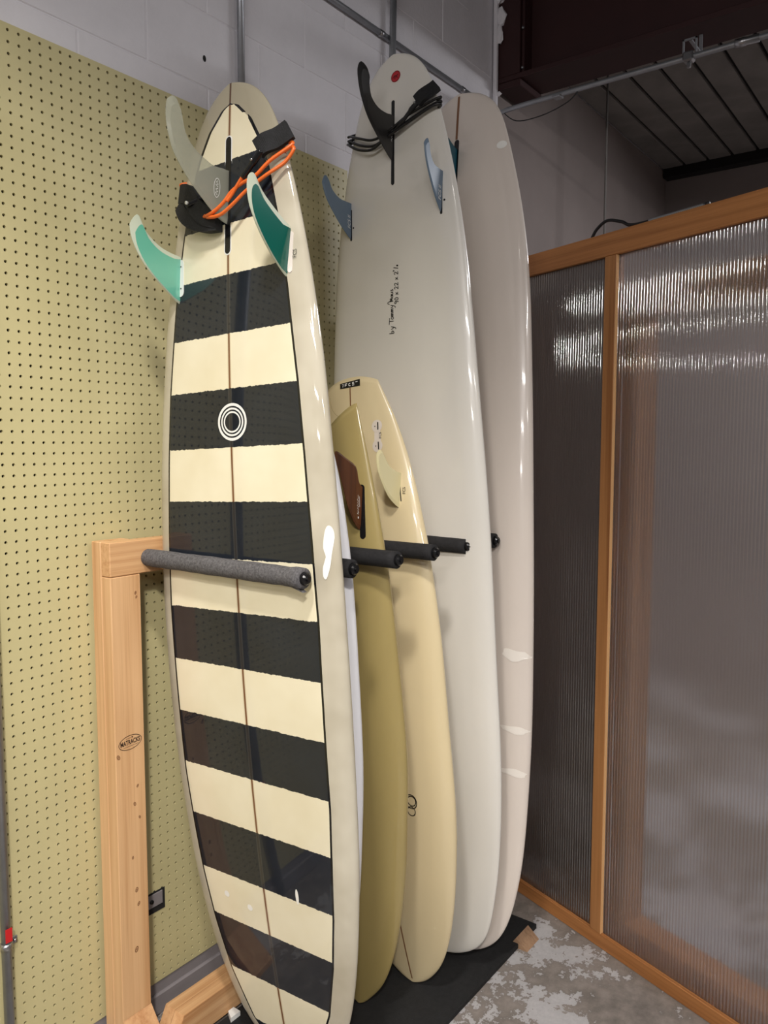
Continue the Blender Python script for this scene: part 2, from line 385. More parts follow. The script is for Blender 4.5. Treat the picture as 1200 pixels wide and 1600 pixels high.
# ------------------------------------------------------------------ pegboard
U = .0254
def pegboard(cols, rows, pitch_x, pitch_z, mx0, mx1, mz0, mz1, hole=.0038, th=.006):
    ang = [math.radians(22.5+45*k) for k in range(8)]
    V = []; Fc = []
    for j in range(rows):
        zc = j*pitch_z; zb = zc-(pitch_z/2 if j else mz0); zt = zc+(pitch_z/2 if j < rows-1 else mz1)
        for i in range(cols):
            xc = i*pitch_x; xl = xc-(pitch_x/2 if i else mx0); xr = xc+(pitch_x/2 if i < cols-1 else mx1)
            o = len(V)
            ix = (xr, xc+(hole*.4), xc-(hole*.4), xl); 
            outer = [(xr, zc+hole*.4), (xc+hole*.4, zt), (xc-hole*.4, zt), (xl, zc+hole*.4), (xl, zc-hole*.4), (xc-hole*.4, zb), (xc+hole*.4, zb), (xr, zc-hole*.4)]
            V += [(x, -th, z) for x, z in outer]
            V += [(xc+hole*math.cos(a), -th, zc+hole*math.sin(a)) for a in ang]
            V += [(xc+hole*math.cos(a), 0, zc+hole*math.sin(a)) for a in ang]
            cs = [(xr, zt), (xl, zt), (xl, zb), (xr, zb)]
            V += [(x, -th, z) for x, z in cs]
            for k in range(8):
                k2 = (k+1) % 8
                Fc.append((o+8+k, o+8+k2, o+16+k2, o+16+k))
                if k % 2 == 0: Fc.append((o+k, o+24+k//2, o+k2, o+8+k2, o+8+k))
                else: Fc.append((o+k, o+k2, o+8+k2, o+8+k))
    W = (cols-1)*pitch_x+mx1; H = (rows-1)*pitch_z+mz1
    e = len(V)
    for x0, x1, z0, z1 in ((-mx0, W, -mz0-.0003, -mz0), (-mx0, W, H, H+.0003), (-mx0-.0003, -mx0, -mz0, H), (W, W+.0003, -mz0, H)):
        v, f = box(x0, x1, -th, .0085, z0, z1); o = len(V); V += v; Fc += [tuple(q+o for q in p) for p in f]
    return V, Fc
PZ = U*1.003
pgv, pgf = pegboard(50, 96, U, PZ, .5*U, .9*U, .5*U, .55*U)
pg_org = np.array([35.4*U, 0.006, 1.608-58.95*U])
me = bpy.data.meshes.new('pegboard_panel'); me.from_pydata(pgv, [], pgf); me.update(); me.materials.append(M['pegboard'])
pg = bpy.data.objects.new('pegboard_panel', me); col.objects.link(pg); pg.location = pg_org; pg['_o'] = list(map(float, pg_org))
bk = bx('hole_shade_sheet', (.89, 2.16, .0148, .0155, .095, 2.54), 'deckdark', pg)  # added dark sheet, stands in for the shade behind the holes
tag(pg, 'tall tan pegboard panel on the block wall behind the striped surfboard', 'pegboard', 'pegboard wall panels')
pg2 = bpy.data.objects.new('pegboard_panel', me); col.objects.link(pg2); pg2.location = pg_org-np.array([50.45*U, 0, 0])
tag(pg2, 'tan pegboard panel left of the galvanised conduit, at the photo edge', 'pegboard', 'pegboard wall panels')
# cut-out with an outlet bracket in the pegboard
ob = thing('cutout_bracket', 'small dark metal bracket set in the pegboard beside the wooden post', 'bracket', (1.305, -0.001, .31))
bx('backing', (1.262, 1.339, -.0018, .004, .306, .366), 'deckdark', ob)
bx('metal_plate', (1.262, 1.330, -.0045, -.0018, .324, .362), 'curb', ob, ch=.001)
tube('screw', [(1.292, -.0075, .343), (1.292, -.0040, .343)], .006, 'black', ob, seg=10)

# ------------------------------------------------------------------ conduits
def conduit(label, pts, r, origin=None, group=None):
    t = thing('conduit', label, 'conduit', pts[0] if origin is None else origin, group or 'conduits on the block wall')
    tube('pipe', pts, r, 'emt', t, seg=14); return t
c0 = conduit('vertical galvanised conduit with strap and red tag at the left photo edge', [(.880, -.0135, 0.02), (.880, -.0135, 3.9)], .0118)
sv, sf = tube_geo([(.880, -.0135, .428), (.880, -.0135, .446)], .0135, 14); obj('strap', sv, sf, 'zinc', c0, smooth=True)
bx('strap_ear', (.892, .912, -.004, -.0015, .428, .446), 'zinc', c0, ch=.001)
tube('screw', [(.905, -.009, .437), (.905, -.003, .437)], .0045, 'zinc', c0, seg=8)
bx('red_tag', (.872, .888, -.0275, -.0262, .452, .485), 'paint_red', c0)
conduit('vertical conduit rising from behind the striped surfboard tail', [(1.676, -.004, 2.35), (1.676, -.004, 3.9)], .0105)
conduit('vertical conduit rising from behind the tall white surfboard tail', [(2.395, -.016, 2.60), (2.405, -.016, 2.98), (2.43, -.016, 3.9)], .0125)
c3 = conduit('long horizontal conduit running along the upper block wall', [(0.2, 0.0005, 3.072), (3.19, 0.0005, 3.072)], .0105, origin=(1.7, 0, 3.06))
for x in (2.36, 2.92, 3.08):
    v, f = tube_geo([(x-.012, .0005, 3.072), (x+.012, .0005, 3.072)], .0122, 12); obj('strap', v, f, 'zinc', c3, smooth=True)
oc = thing('overhead_conduit', 'bright overhead conduit with clamp and coupling under the red beam', 'conduit', (3.15, -.5, 3.05))
path = [(3.15, -.02, 3.0), (3.15, -.045, 3.035), (3.15, -.10, 3.047), (3.15, -.4, 3.05), (3.15, -.84, 3.05), (3.15, -1.02, 3.051), (3.15, -1.09, 3.05), (3.14, -1.17, 3.043), (3.11, -1.23, 3.02), (3.08, -1.27, 2.97)]
tube('pipe', catmull(path, 6), .0105, 'emt', oc, seg=14)
tube('coupling', [(3.15, -1.005, 3.051), (3.15, -1.04, 3.051), (3.15, -1.041, 3.051), (3.15, -1.085, 3.050)], [.0155, .0155, .0135, .0145], 'zinc', oc, seg=12)
bx('clamp', (3.13, 3.17, -.862, -.822, 3.032, 3.068), 'zinc', oc, ch=.006)
bx('clamp_bolt', (3.143, 3.157, -.850, -.836, 3.012, 3.032), 'zinc', oc, ch=.003)
hv, hf = merge(box(3.155, 3.162, -.868, -.862, 3.068, 3.122), box(3.155, 3.162, -.822, -.816, 3.068, 3.122), box(3.155, 3.162, -.868, -.816, 3.116, 3.122), box(3.158, 3.30, -.848, -.836, 3.116, 3.122), box(3.294, 3.30, -.848, -.836, 3.122, 3.190))
obj('hanger', hv, hf, 'emt', oc)
bx('junction_strap', (3.13, 3.17, -.335, -.30, 3.036, 3.046), 'emt', oc, ch=.002)
wr = thing('hanging_wire', 'thin dark wire drooping under the overhead conduit', 'wire', (3.15, -.1, 3.0))
tube('strand', catmull([(3.15, -.06, 3.045), (3.15, -.13, 2.99), (3.15, -.25, 2.985), (3.15, -.36, 3.01), (3.15, -.41, 3.045)], 6), .0022, 'black', wr, seg=6)

# ------------------------------------------------------------------ boards
BOARDS = {
  'striped': dict(x=1.2850, y=-0.4460, z=0.0222, a=0.0406, b=-0.0120, tw=0.0189, L=2.4253, rn=0.0989, rt=0.0626, T=0.0672, tm=1.0000,
    w=[0, 0.1332, 0.2237, 0.2761, 0.299, 0.2991, 0.2788, 0.2382, 0.1775, 0.1028, 0.0001]),
  'sliver': dict(x=1.4287, y=-0.4222, z=0.0220, a=0.0552, b=-0.0046, tw=0.0017, L=1.7728, rn=0.0814, rt=0.0507, T=0.0601, tm=0.6200,
    w=[0.0, 0.0262, 0.089, 0.1404, 0.1846, 0.2215, 0.2476, 0.2499, 0.2374, 0.1985, 0.1122]),
  'olive': dict(x=1.6273, y=-0.4431, z=0.0203, a=0.0795, b=-0.0188, tw=0.0137, L=1.6913, rn=0.0365, rt=0.0350, T=0.0656, tm=0.6200,
    w=[0.0, 0.0391, 0.0975, 0.1474, 0.1877, 0.2176, 0.2391, 0.2361, 0.2219, 0.1935, 0.1523]),
  'cream': dict(x=1.7346, y=-0.5135, z=0.0206, a=0.1282, b=0.0300, tw=-0.0043, L=1.8026, rn=0.0987, rt=0.0405, T=0.0658, tm=0.6200,
    w=[0.0, 0.0598, 0.123, 0.1749, 0.2149, 0.2427, 0.2505, 0.2505, 0.2292, 0.1828, 0.0959]),
  'white': dict(x=1.9414, y=-0.4694, z=0.0233, a=0.0514, b=-0.0101, tw=-0.0402, L=2.7430, rn=0.0483, rt=0.0661, T=0.0605, tm=1.0000,
    w=[0.0, 0.1807, 0.2539, 0.29, 0.2959, 0.2938, 0.2705, 0.2371, 0.1787, 0.1076, 0.0015]),
  'far': dict(x=2.0276, y=-0.5372, z=0.0183, a=0.0617, b=0.0648, tw=-0.0259, L=2.7438, rn=0.0255, rt=0.0847, T=0.0719, tm=1.0000,
    w=[0.0, 0.139, 0.2138, 0.251, 0.2702, 0.2778, 0.2756, 0.2556, 0.1992, 0.1288, 0.0018]),
}
def cinterp(th, vals):
    n = len(vals); t = th/np.pi*(n-1); i = np.clip(t.astype(int), 0, n-2); f = t-i
    v = np.concatenate([[2*vals[0]-vals[1]], vals, [2*vals[-1]-vals[-2]]]); a, b, c, d = v[i], v[i+1], v[i+2], v[i+3]
    return .5*(2*b+(c-a)*f+(2*a-5*b+4*c-d)*f*f+(3*b-a-3*c+d)*f**3)
class Board:
    def __init__(s, key, name, label, material, tailfn=None, NS=121):
        p = s.p = BOARDS[key]; a, b, tw = p['a'], p['b'], p['tw']
        s.Lh = np.array([math.sin(b), math.sin(a)*math.cos(b), math.cos(a)*math.cos(b)])
        W0 = np.array([math.sin(tw), -math.cos(tw), 0]); W0 -= s.Lh*(W0@s.Lh); s.W = W0/np.linalg.norm(W0)
        N = np.cross(s.W, s.Lh); s.N = N/np.linalg.norm(N)
        if s.N[0] < 0: s.N = -s.N
        s.O = np.array([p['x'], p['y'], p['z']]); s.L = p['L']; s.tailfn = tailfn
        th = np.linspace(0, np.pi, NS); s.S = s.L*(1-np.cos(th*p['tm']))/(1-np.cos(np.pi*p['tm']))
        s.Wd = np.maximum(cinterp(th, np.array(p['w'])), 1e-4)
        base = s.O+s.N*s.rock(0.0); base = base+s.N*0.01
        s.root = thing(name, label, 'surfboard', base, 'surfboards standing in the rack')
        s.body(material)
    def rock(s, q):
        p = s.p; L = s.L
        return p['rn']*max(0, min(1, 1-q/(.55*L)))**2.3+p['rt']*max(0, min(1, (q-.5*L)/(.5*L)))**2.2
    def half(s, q):
        f = q/s.L; return s.p['T']/2*max(0, min(1, min((f+.012)/.28, (1-f+.03)/.3)))**.55
    def width(s, q): return float(np.interp(q, s.S, s.Wd))
    def sec(s, w, h):
        r = min(.07, w*.6); ap = .9*h; R = []
        for k in range(6): R.append(((w-r)*k/6, 0.0))
        for k in range(9):
            a = k/8*math.pi/2; R.append((w-r+r*math.sin(a), ap-ap*math.cos(a)))
        for k in range(1, 10):
            a = k/9*math.pi/2; R.append((w*math.cos(a)**.7 if k < 9 else 0.0, ap+(2*h-ap)*math.sin(a)))
        return R+[(-u, v) for u, v in R[-2:0:-1]]
    def body(s, material):
        V = []; Fc = []; SU = []
        for q, w in zip(s.S, s.Wd):
            for u, v in s.sec(w, s.half(q)):
                q2 = q-(s.tailfn(u, w, q) if s.tailfn else 0)
                V.append(s.O+s.Lh*q2+s.W*u+s.N*(s.rock(q)+v)); SU.append((u, q2, v))
        n = len(V)//len(s.S); NS = len(s.S)
        for i in range(NS-1):
            for k in range(n):
                k2 = (k+1) % n; Fc.append((i*n+k, (i+1)*n+k, (i+1)*n+k2, i*n+k2))
        Fc.append(tuple(range(n)))
        e = (NS-1)*n
        for side in (1, -1):
            ix = lambda k: e+(k if side > 0 else (n-k) % n)
            lo, hi = list(range(0, 15)), list(range(23, 13, -1)); a = b = 0
            while a < len(lo)-1 or b < len(hi)-1:
                ua = abs(SU[ix(lo[min(a+1, 14)])][0]); ub = abs(SU[ix(hi[min(b+1, 9)])][0])
                if b == len(hi)-1 or (a < len(lo)-1 and ua <= ub): tri = (ix(lo[a]), ix(lo[a+1]), ix(hi[b])); a += 1
                else: tri = (ix(lo[a]), ix(hi[b+1]), ix(hi[b])); b += 1
                if len(set(tri)) == 3: Fc.append(tri if side < 0 else tri[::-1])
        o = s.bodyo = obj('body', V, Fc, material, s.root, smooth=True)
        me = o.data; at = me.attributes.new('su', 'FLOAT_VECTOR', 'POINT'); at.data.foreach_set('vector', np.array(SU, float).ravel())
        return o
    def at(s, q, u, n=0.0):
        """bottom surface point; n is the height above the bottom (viewer side)"""
        w = s.width(q); h = s.half(q); r = min(.07, w*.6); ap = .9*h; x = abs(u)-(w-r); v = 0.0
        if x > 0: v = ap-ap*math.sqrt(max(0, 1-(x/r)**2))
        return s.O+s.Lh*q+s.W*u+s.N*(s.rock(q)+v-n)
    def decal(s, name, geo, material, q0, u0, rot=0.0, n=.0007, parent=None):
        """flat geometry (x right along u, y up along s) laid on the bottom"""
        c, sn = math.cos(rot), math.sin(rot)
        V = [s.at(q0+x*sn+y*c, u0+x*c-y*sn, n) for x, y, _ in geo[0]]
        return obj(name, V, geo[1], material, parent or s.root)
    def fin(s, name, s0, u0, s1, u1, outline, mat_in, mat_edge=None, thick=.004, inset=.72, center=None, parent=None, sink=.004):
        P0 = s.O+s.Lh*s0+s.W*u0+s.N*s.rock(s0); P1 = s.O+s.Lh*s1+s.W*u1+s.N*s.rock(s1)
        ax = (P1-P0)/np.linalg.norm(P1-P0); pn = np.cross(ax, s.N); pn /= np.linalg.norm(pn); nn = np.cross(pn, ax)
        if nn@s.N > 0: nn = -nn
        pts = catmull([(a, max(n, -sink), 0) for a, n in outline], 3)
        pts = [(p[0], p[1] if p[1] > .002 else -sink) for p in pts]; k = len(pts)
        cx = center or (sum(p[0] for p in pts)/k, sum(p[1] for p in pts)/k)
        V = []; ins = []
        for a, n in pts:
            f = inset if n > .004 else .97
            b, m2 = (cx[0]+(a-cx[0])*f, cx[1]+(n-cx[1])*f) if n > .004 else (cx[0]+(a-cx[0])*.9, n)
            ins.append((b, m2))
        te = .0007
        for sg in (-1, 1):
            V += [P0+ax*a+nn*n+pn*sg*te for a, n in pts]; V += [P0+ax*a+nn*n+pn*sg*thick for a, n in ins]
        Fc = []; mi = []
        for i in range(k):
            j = (i+1) % k
            Fc.append((i, j, 2*k+j, 2*k+i)); mi.append(1)
            Fc.append((i, k+i, k+j, j)); mi.append(1)
            Fc.append((2*k+i, 2*k+j, 3*k+j, 3*k+i)); mi.append(1)
        Fc.append(tuple(range(k, 2*k))); mi.append(0); Fc.append(tuple(range(3*k, 4*k))[::-1]); mi.append(0)
        o = obj(name, V, Fc, mat_in, parent or s.root)
        if mat_edge: o.data.materials.append(M[mat_edge]); o.data.polygons.foreach_set('material_index', mi)
        s.finframe = (P0, ax, nn, pn, thick)
        return o
    def finprint(s, name, geo, material, a0, n0, rot, fin, side=None):
        P0, ax, nn, pn, th = s.finframe
        sg = 1 if (CAM-P0)@pn > 0 else -1
        c, sn = math.cos(rot), math.sin(rot)
        V = [P0+ax*(a0+x*c-y*sn)+nn*(n0+x*sn+y*c)+pn*sg*(th+.0006) for x, y, _ in geo[0]]
        return obj(name, V, geo[1], material, fin)
    def slot(s, name, q0, q1, u, hw, material, frame=None, n=.001, r=None):
        def cap(hw, q0, q1):
            P = []
            for k in range(9): a = math.pi*k/8; P.append((u+hw*math.cos(a), q1-hw+hw*math.sin(a)))
            for k in range(9): a = math.pi+math.pi*k/8; P.append((u+hw*math.cos(a), q0+hw+hw*math.sin(a)))
            return P
        o = None
        if frame:
            P = cap(hw+.003, q0-.003, q1+.003); V = [s.at(q, x, -.004) for x, q in P]+[s.at(q, x, .0006) for x, q in P]; k = len(P)
            o = obj(name+'_rim', V, [tuple(range(k, 2*k))]+[(i, (i+1) % k, k+(i+1) % k, k+i) for i in range(k)], frame, s.root)
        P = cap(hw, q0, q1); V = [s.at(q, x, -.004) for x, q in P]+[s.at(q, x, n) for x, q in P]; k = len(P)
        return obj(name, V, [tuple(range(k, 2*k))]+[(i, (i+1) % k, k+(i+1) % k, k+i) for i in range(k)], material, s.root)
    def strip(s, name, q0, q1, u, hw, material, n=.0005, steps=60, parent=None):
        V = []
        for i in range(steps+1):
            q = q0+(q1-q0)*i/steps; V += [s.at(q, u-hw, n), s.at(q, u+hw, n)]
        return obj(name, V, [(2*i, 2*i+1, 2*i+3, 2*i+2) for i in range(steps)], material, parent or s.root)

# --- striped longboard material (print under the glass; s along the board, u across)
DARK = [(0.0, .085), (.2225, .363), (.4923, .6403), (.773, .917), (1.0453, 1.186), (1.3145, 1.4504), (1.5747, 1.713), (1.8392, 1.9773), (2.0949, 2.2384)]
PIN = [(0.0, .0), (0.03, .06), (.093, .113), (.216, .167), (.354, .20), (.485, .22), (.616, .232), (.76, .243), (1.0, .2455), (1.19, .246), (1.377, .237), (1.56, .225), (1.72, .211), (1.93, .184), (2.09, .155), (2.2, .127), (2.272, .098), (2.326, .066), (2.3687, .022), (2.376, 0), (2.5, -.2)]
m = mat('striped_laminate', srgb(236, 226, 190), 0.4, coat=1.0, spec=0.08); t = NT(m)
m.node_tree.nodes['Principled BSDF'].inputs['Coat Roughness'].default_value = 0.04
at = t.n('ShaderNodeAttribute', attribute_name='su'); sx = t.n('ShaderNodeSeparateXYZ'); t.l(at.outputs['Vector'], sx.inputs[0])
pa = t.n('ShaderNodeAttribute', attribute_name='pin')
nz = t.noise(at.outputs['Vector'], 70, 5, 0.7); nb = t.noise(at.outputs['Vector'], 5, 3)
sj = t.math('ADD', sx.outputs[1], t.math('MULTIPLY', t.math('SUBTRACT', nz, 0.5), 0.010))
cream = t.ramp(nb, [(0.3, srgb(230, 220, 190)), (0.7, srgb(240, 232, 206))])
dark = t.ramp(nb, [(0.3, srgb(22, 27, 36)), (0.7, srgb(30, 36, 46))])
stops = []
for a, b in DARK: stops += [(max(a/2.5, 0), (1, 1, 1, 1)), (b/2.5, (0, 0, 0, 1))]
mask = t.ramp(t.math('DIVIDE', sj, 2.5), stops, 'CONSTANT')
au = t.math('ABSOLUTE', sx.outputs[0])
inner = t.mix(mask, cream, dark)
strw = t.math('LESS_THAN', au, 0.0030); strw2 = t.math('LESS_THAN', au, 0.0062)
inner = t.mix(t.math('MULTIPLY', strw2, 0.35), inner, t.mix(mask, srgb(196, 170, 128), srgb(84, 82, 78)))
inner = t.mix(strw, inner, t.mix(mask, srgb(124, 88, 60), srgb(48, 46, 46)))
rail = t.ramp(nb, [(0.25, srgb(176, 167, 147)), (0.7, srgb(206, 199, 181))])
tailz = t.math('GREATER_THAN', sx.outputs[1], 2.235)
rail = t.mix(t.math('MULTIPLY', tailz, 0.85), rail, srgb(158, 150, 130))
rail = t.mix(t.math('MULTIPLY', strw, tailz), rail, srgb(90, 66, 50))
gap = t.math('GREATER_THAN', t.math('ADD', t.math('MULTIPLY', tailz, t.math('MAXIMUM', t.math('LESS_THAN', sx.outputs[0], -0.02), t.math('GREATER_THAN', t.noise(at.outputs['Vector'], 22, 1), 0.47))), t.math('LESS_THAN', sx.outputs[1], 2.235)), 0.5)
pl = t.math('MULTIPLY', t.math('LESS_THAN', t.math('ABSOLUTE', pa.outputs['Fac']), t.math('ADD', 0.0028, t.math('MULTIPLY', tailz, 0.0018))), gap)
onbot = t.math('LESS_THAN', sx.outputs[2], 0.02)
ins = t.math('MULTIPLY', t.math('LESS_THAN', pa.outputs['Fac'], 0.0), onbot)
c = t.mix(ins, rail, inner); c = t.mix(t.math('MULTIPLY', pl, onbot), c, srgb(14, 14, 16))
t.l(c, t.b.inputs['Base Color']); M['striped'] = m

sb = Board('striped', 'surfboard', 'black and cream striped longboard leaning nearest, front of the rack', 'striped', NS=241)
su = np.zeros(len(sb.bodyo.data.vertices)*3); sb.bodyo.data.attributes['su'].data.foreach_get('vector', su); su = su.reshape(-1, 3)
px, py = zip(*PIN); pinv = np.abs(su[:, 0])-np.interp(su[:, 1], px, py)
at_ = sb.bodyo.data.attributes.new('pin', 'FLOAT', 'POINT'); at_.data.foreach_set('value', pinv)
# rings logo
rg = merge(ring_geo(.0445, .0405, .0065), ring_geo(.0345, .0310, .0045), ring_geo(.0260, .0230, .0040))
tag(sb.decal('ring_logo', rg, 'white_ink', 1.641, .0056), 'three white concentric rings')
sb.slot('fin_box', 2.030, 2.300, -.001, .0085, 'black_gloss', 'white_ink', n=.0012)
f = sb.fin('center_fin', 2.0984, -.0041, 2.2194, -.0017, [(0.1225, -0.0032), (0.1166, 0.0324), (0.1229, 0.0632), (0.1385, 0.1031), (0.1681, 0.1327), (0.2171, 0.1481), (0.2275, 0.16), (0.2219, 0.1713), (0.2074, 0.1799), (0.1676, 0.1797), (0.1193, 0.1639), (0.0877, 0.1398), (0.0607, 0.1106), (0.0324, 0.0705), (0.0069, 0.0291), (0, 0)], 'clearfin', thick=.003, inset=.85)
tag(f, 'smoky clear single fin')
lg = merge(ring_geo(.022, .009, .0012, 30), ribbon_geo([[(-.016, -.002), (-.012, .004), (-.008, -.003), (-.004, .003), (0, -.003)], [(.003, -.003), (.006, .004), (.009, -.003), (.013, .003), (.016, -.001)]], .0014))
sb.finprint('fin_logo', lg, 'white_ink', .072, .036, math.radians(-4), f)
OUT_L = [(0.1161, 0.0), (0.1188, 0.0302), (0.128, 0.0656), (0.1507, 0.1002), (0.1807, 0.1197), (0.1781, 0.1314), (0.1604, 0.1429), (0.1501, 0.1451), (0.121, 0.1378), (0.084, 0.1138), (0.0524, 0.0795), (0.0249, 0.0392), (0, 0)]
f = sb.fin('side_fin', 1.9375, -.173, 2.0533, -.1703, OUT_L, 'teal', 'fin_edge', thick=.0032, inset=.84, center=(.055, .062)); tag(f, 'paler teal green side fin')
OUT_R = [(0.1119, 0.0001), (0.1362, 0.0474), (0.1601, 0.0851), (0.1844, 0.1067), (0.1855, 0.1191), (0.1707, 0.1278), (0.1405, 0.1258), (0.107, 0.1113), (0.0672, 0.0786), (0.0307, 0.0398), (0, 0)]
f = sb.fin('side_fin', 1.9459, .181, 2.0555, .1889, OUT_R, 'teal_dark', 'fin_edge', thick=.0032, inset=.84, center=(.055, .058)); tag(f, 'dark green side fin with pale edge')
for u in (-.172, .1865):
    sb.slot('fin_plug', 1.955, 2.045, u+(.006 if u < 0 else .005), .011 if u < 0 else .006, 'white_pl' if u < 0 else 'b_far', n=.0012)
for q in (1.975, 2.028):
    sb.decal('plug_screw', disc_geo(.002, .002, 10), 'black_ink', q, -.164, n=.002)
sb.decal('plug_lettering', text_geo('FCS', .012), 'black_ink', 1.995, .204, math.radians(90), n=.003)
for q, u in ((.4407, -.1394), (.4278, -.0583)): sb.decal('repair_dot', disc_geo(.009, .0085, 16), 'whitescuff', q, u)
sb.decal('repair_mark', disc_geo(.005, .020, 16), 'whitescuff', .512, .113)
rd = []
P = [sb.at(q, 0) for q in (1.29, 1.39)]
dg = [(-.012, -.05), (-.004, -.055), (.006, -.03), (.010, -.005), (.016, .03), (.012, .05), (.002, .055), (-.006, .04), (-.010, .01), (-.004, -.01), (-.012, -.03)]
dg2 = [(p[0]*.85, p[1]*1.05) for p in catmull([(a, b, 0) for a, b in dg], 3, True)]
sb.decal('filler_patch', fan_geo(dg2, 5), 'whitescuff', 1.345, .2745, n=.0015)

# --- leash on the striped board
def around(B, q, tilt, off, n=28):
    """closed loop of points round the board at station q, tilted along s by tilt*u"""
    w = B.width(q)
    P = []
    for u, v in B.sec(w+off, B.half(q)+off*.9):
        P.append(B.O+B.Lh*(q+tilt*u)+B.W*u+B.N*(B.rock(q)+v-off*.9))
    return P
le = thing('surf_leash', 'orange surf leash with black cuff wrapped round the striped board tail', 'leash', sb.at(2.15, 0, .03), 'leashes wrapped round board tails')
def bp(q, u, n): return sb.at(q, u, 0)-sb.N*n
def loop(pts): return catmull(pts, 8)
w2 = sb.width(2.2)
def back(B, q, u, d): return B.O+B.Lh*q+B.W*u+B.N*(B.rock(q)+2*B.half(q)+d)
A1 = [back(sb, 2.225, .10, .01), back(sb, 2.228, sb.width(2.228)+.006, -.03), bp(2.2225, .200, .014), bp(2.1958, .1804, .022), bp(2.1704, .1438, .026), bp(2.1482, .0904, .03), bp(2.1247, .0536, .036), bp(2.1081, .0193, .040), bp(2.1087, -.0147, .040), bp(2.1205, -.0435, .032), bp(2.17, -.10, .014)]
tube('cord', loop(A1), .0042, 'cord_orange', le, seg=8)
A2 = [back(sb, 2.240, .10, .012), back(sb, 2.242, sb.width(2.242)+.007, -.03), bp(2.2326, .1963, .014), bp(2.2014, .1536, .026), bp(2.1741, .1165, .03), bp(2.1671, .074, .03), bp(2.1536, .0457, .034), bp(2.1355, .028, .038), bp(2.1205, .0045, .042), bp(2.1143, -.0211, .042), bp(2.118, -.05, .03)]
tube('cord', loop(A2), .0042, 'cord_orange', le, seg=8)
A3 = [bp(2.1778, .0807, .034), bp(2.166, .066, .033), bp(2.150, .049, .033), bp(2.135, .034, .036)]
tube('cord', loop(A3), .0042, 'cord_orange', le, seg=8)
A4 = [bp(2.20, -.12, .012), bp(2.2188, -.1561, .006), back(sb, 2.232, -sb.width(2.232)-.005, -.03), back(sb, 2.235, -.10, .012), back(sb, 2.235, 0, .008), back(sb, 2.228, .10, .01)]
tube('cord', loop(A4), .0042, 'cord_orange', le, seg=8)
def slab(path, wid, th, wdir=None):
    """strap: rectangular band following path, width along board length"""
    P = [np.array(p) for p in path]; V = []; Fc = []
    for i, p in enumerate(P):
        d = P[min(i+1, len(P)-1)]-P[max(i-1, 0)]; d /= np.linalg.norm(d)
        e = wdir if wdir is not None else np.cross(d, sb.N); e = e-d*(e@d); e /= np.linalg.norm(e); g = np.cross(d, e)
        for a, b in ((-1, -1), (1, -1), (1, 1), (-1, 1)): V.append(p+e*a*wid/2+g*b*th/2)
    for i in range(len(P)-1):
        for k in range(4): Fc.append((4*i+k, 4*i+(k+1) % 4, 4*i+4+(k+1) % 4, 4*i+4+k))
    n = len(P); Fc += [(0, 3, 2, 1), (4*n-4, 4*n-3, 4*n-2, 4*n-1)]
    return V, Fc
v, f_ = slab(loop([bp(2.2308, .1218, .030), bp(2.2406, .1413, .030), bp(2.2498, .1648, .028), bp(2.264, .1930, .018)]), .042, .013, sb.Lh)
tag(obj('cuff_strap', v, f_, 'strap', le), 'black webbing cuff end at the right rail')
tube('swivel', loop([bp(2.2240, .1350, .034), bp(2.199, .1096, .034), bp(2.1778, .0807, .034)]), [.008]*8+[.0065]*8+[.005], 'black_gloss', le, seg=10)
tube('swivel_pin', [bp(2.206, .117, .045), bp(2.206, .117, .041)], .003, 'zinc', le, seg=8)
v, f_ = slab(loop([bp(2.1949, -.1459, .012), bp(2.1808, -.1031, .024), bp(2.1416, -.0700, .027), bp(2.1190, -.0430, .024), bp(2.1080, -.0120, .018)]), .044, .024)
tag(obj('folded_cuff', v, f_, 'strap', le), 'folded black neoprene cuff')
v, f_ = slab(loop([bp(2.168, -.148, .012), bp(2.138, -.122, .020), bp(2.115, -.090, .022), bp(2.102, -.050, .020), bp(2.099, -.0136, .016)]), .034, .024)
obj('folded_cuff', v, f_, 'strap', le)
tube('rail_saver', loop([bp(2.152, -.090, .044), bp(2.1621, -.050, .030), bp(2.1685, -.018, .016), bp(2.1700, -.009, .012)]), .0060, 'black_gloss', le, seg=10)
tube('rivet', [bp(2.1535, -.0840, .0545), bp(2.1535, -.0840, .049)], .0040, 'white_ink', le, seg=10)

# --- slim white board behind it
sl = Board('sliver', 'surfboard', 'cold white surfboard, only a thin edge showing beside the striped longboard', 'b_sliver')

# --- olive fish
def swallow(u, w, q):
    L = BOARDS['olive']['L']; f = max(0, min(1, (q-.80*L)/(.20*L)))
    return .1*max(0, 1-abs(u)/max(w, 1e-3))**1.3*f*f
ol = Board('olive', 'surfboard', 'olive green fish surfboard with a brown wooden keel fin', 'b_olive', swallow)
ol.slot('fin_box', 1.3344, 1.4764, .1635, .0085, 'black_gloss', n=.0012)
f = ol.fin('keel_fin', 1.3561, .1541, 1.4805, .1652, [(0.1126, 0), (0.1339, 0.0114), (0.1681, 0.024), (0.1900, 0.0680), (0.2049, 0.1028), (0.1921, 0.1094), (0.1337, 0.0827), (0.0711, 0.0551), (0.0281, 0.0291), (0, 0)], 'finwood', thick=.0032, inset=.9)
tag(f, 'brown wooden keel fin with small white script')
sc_ = merge(disc_geo(.0032, .0022, 12, -.033, 0), ribbon_geo([[(-.024, -.002), (-.022, .004), (-.019, .001), (-.020, -.003), (-.015, .002), (-.012, -.002), (-.008, .003), (-.005, -.002), (0, .005), (.002, -.002), (.006, .002), (.010, -.002), (.014, .003), (.018, -.001), (.026, .0)], [(-.006, -.0065), (.022, -.006)]], .0013))
ol.finprint('fin_script', sc_, 'white_ink', .068, .014, math.radians(4), f)
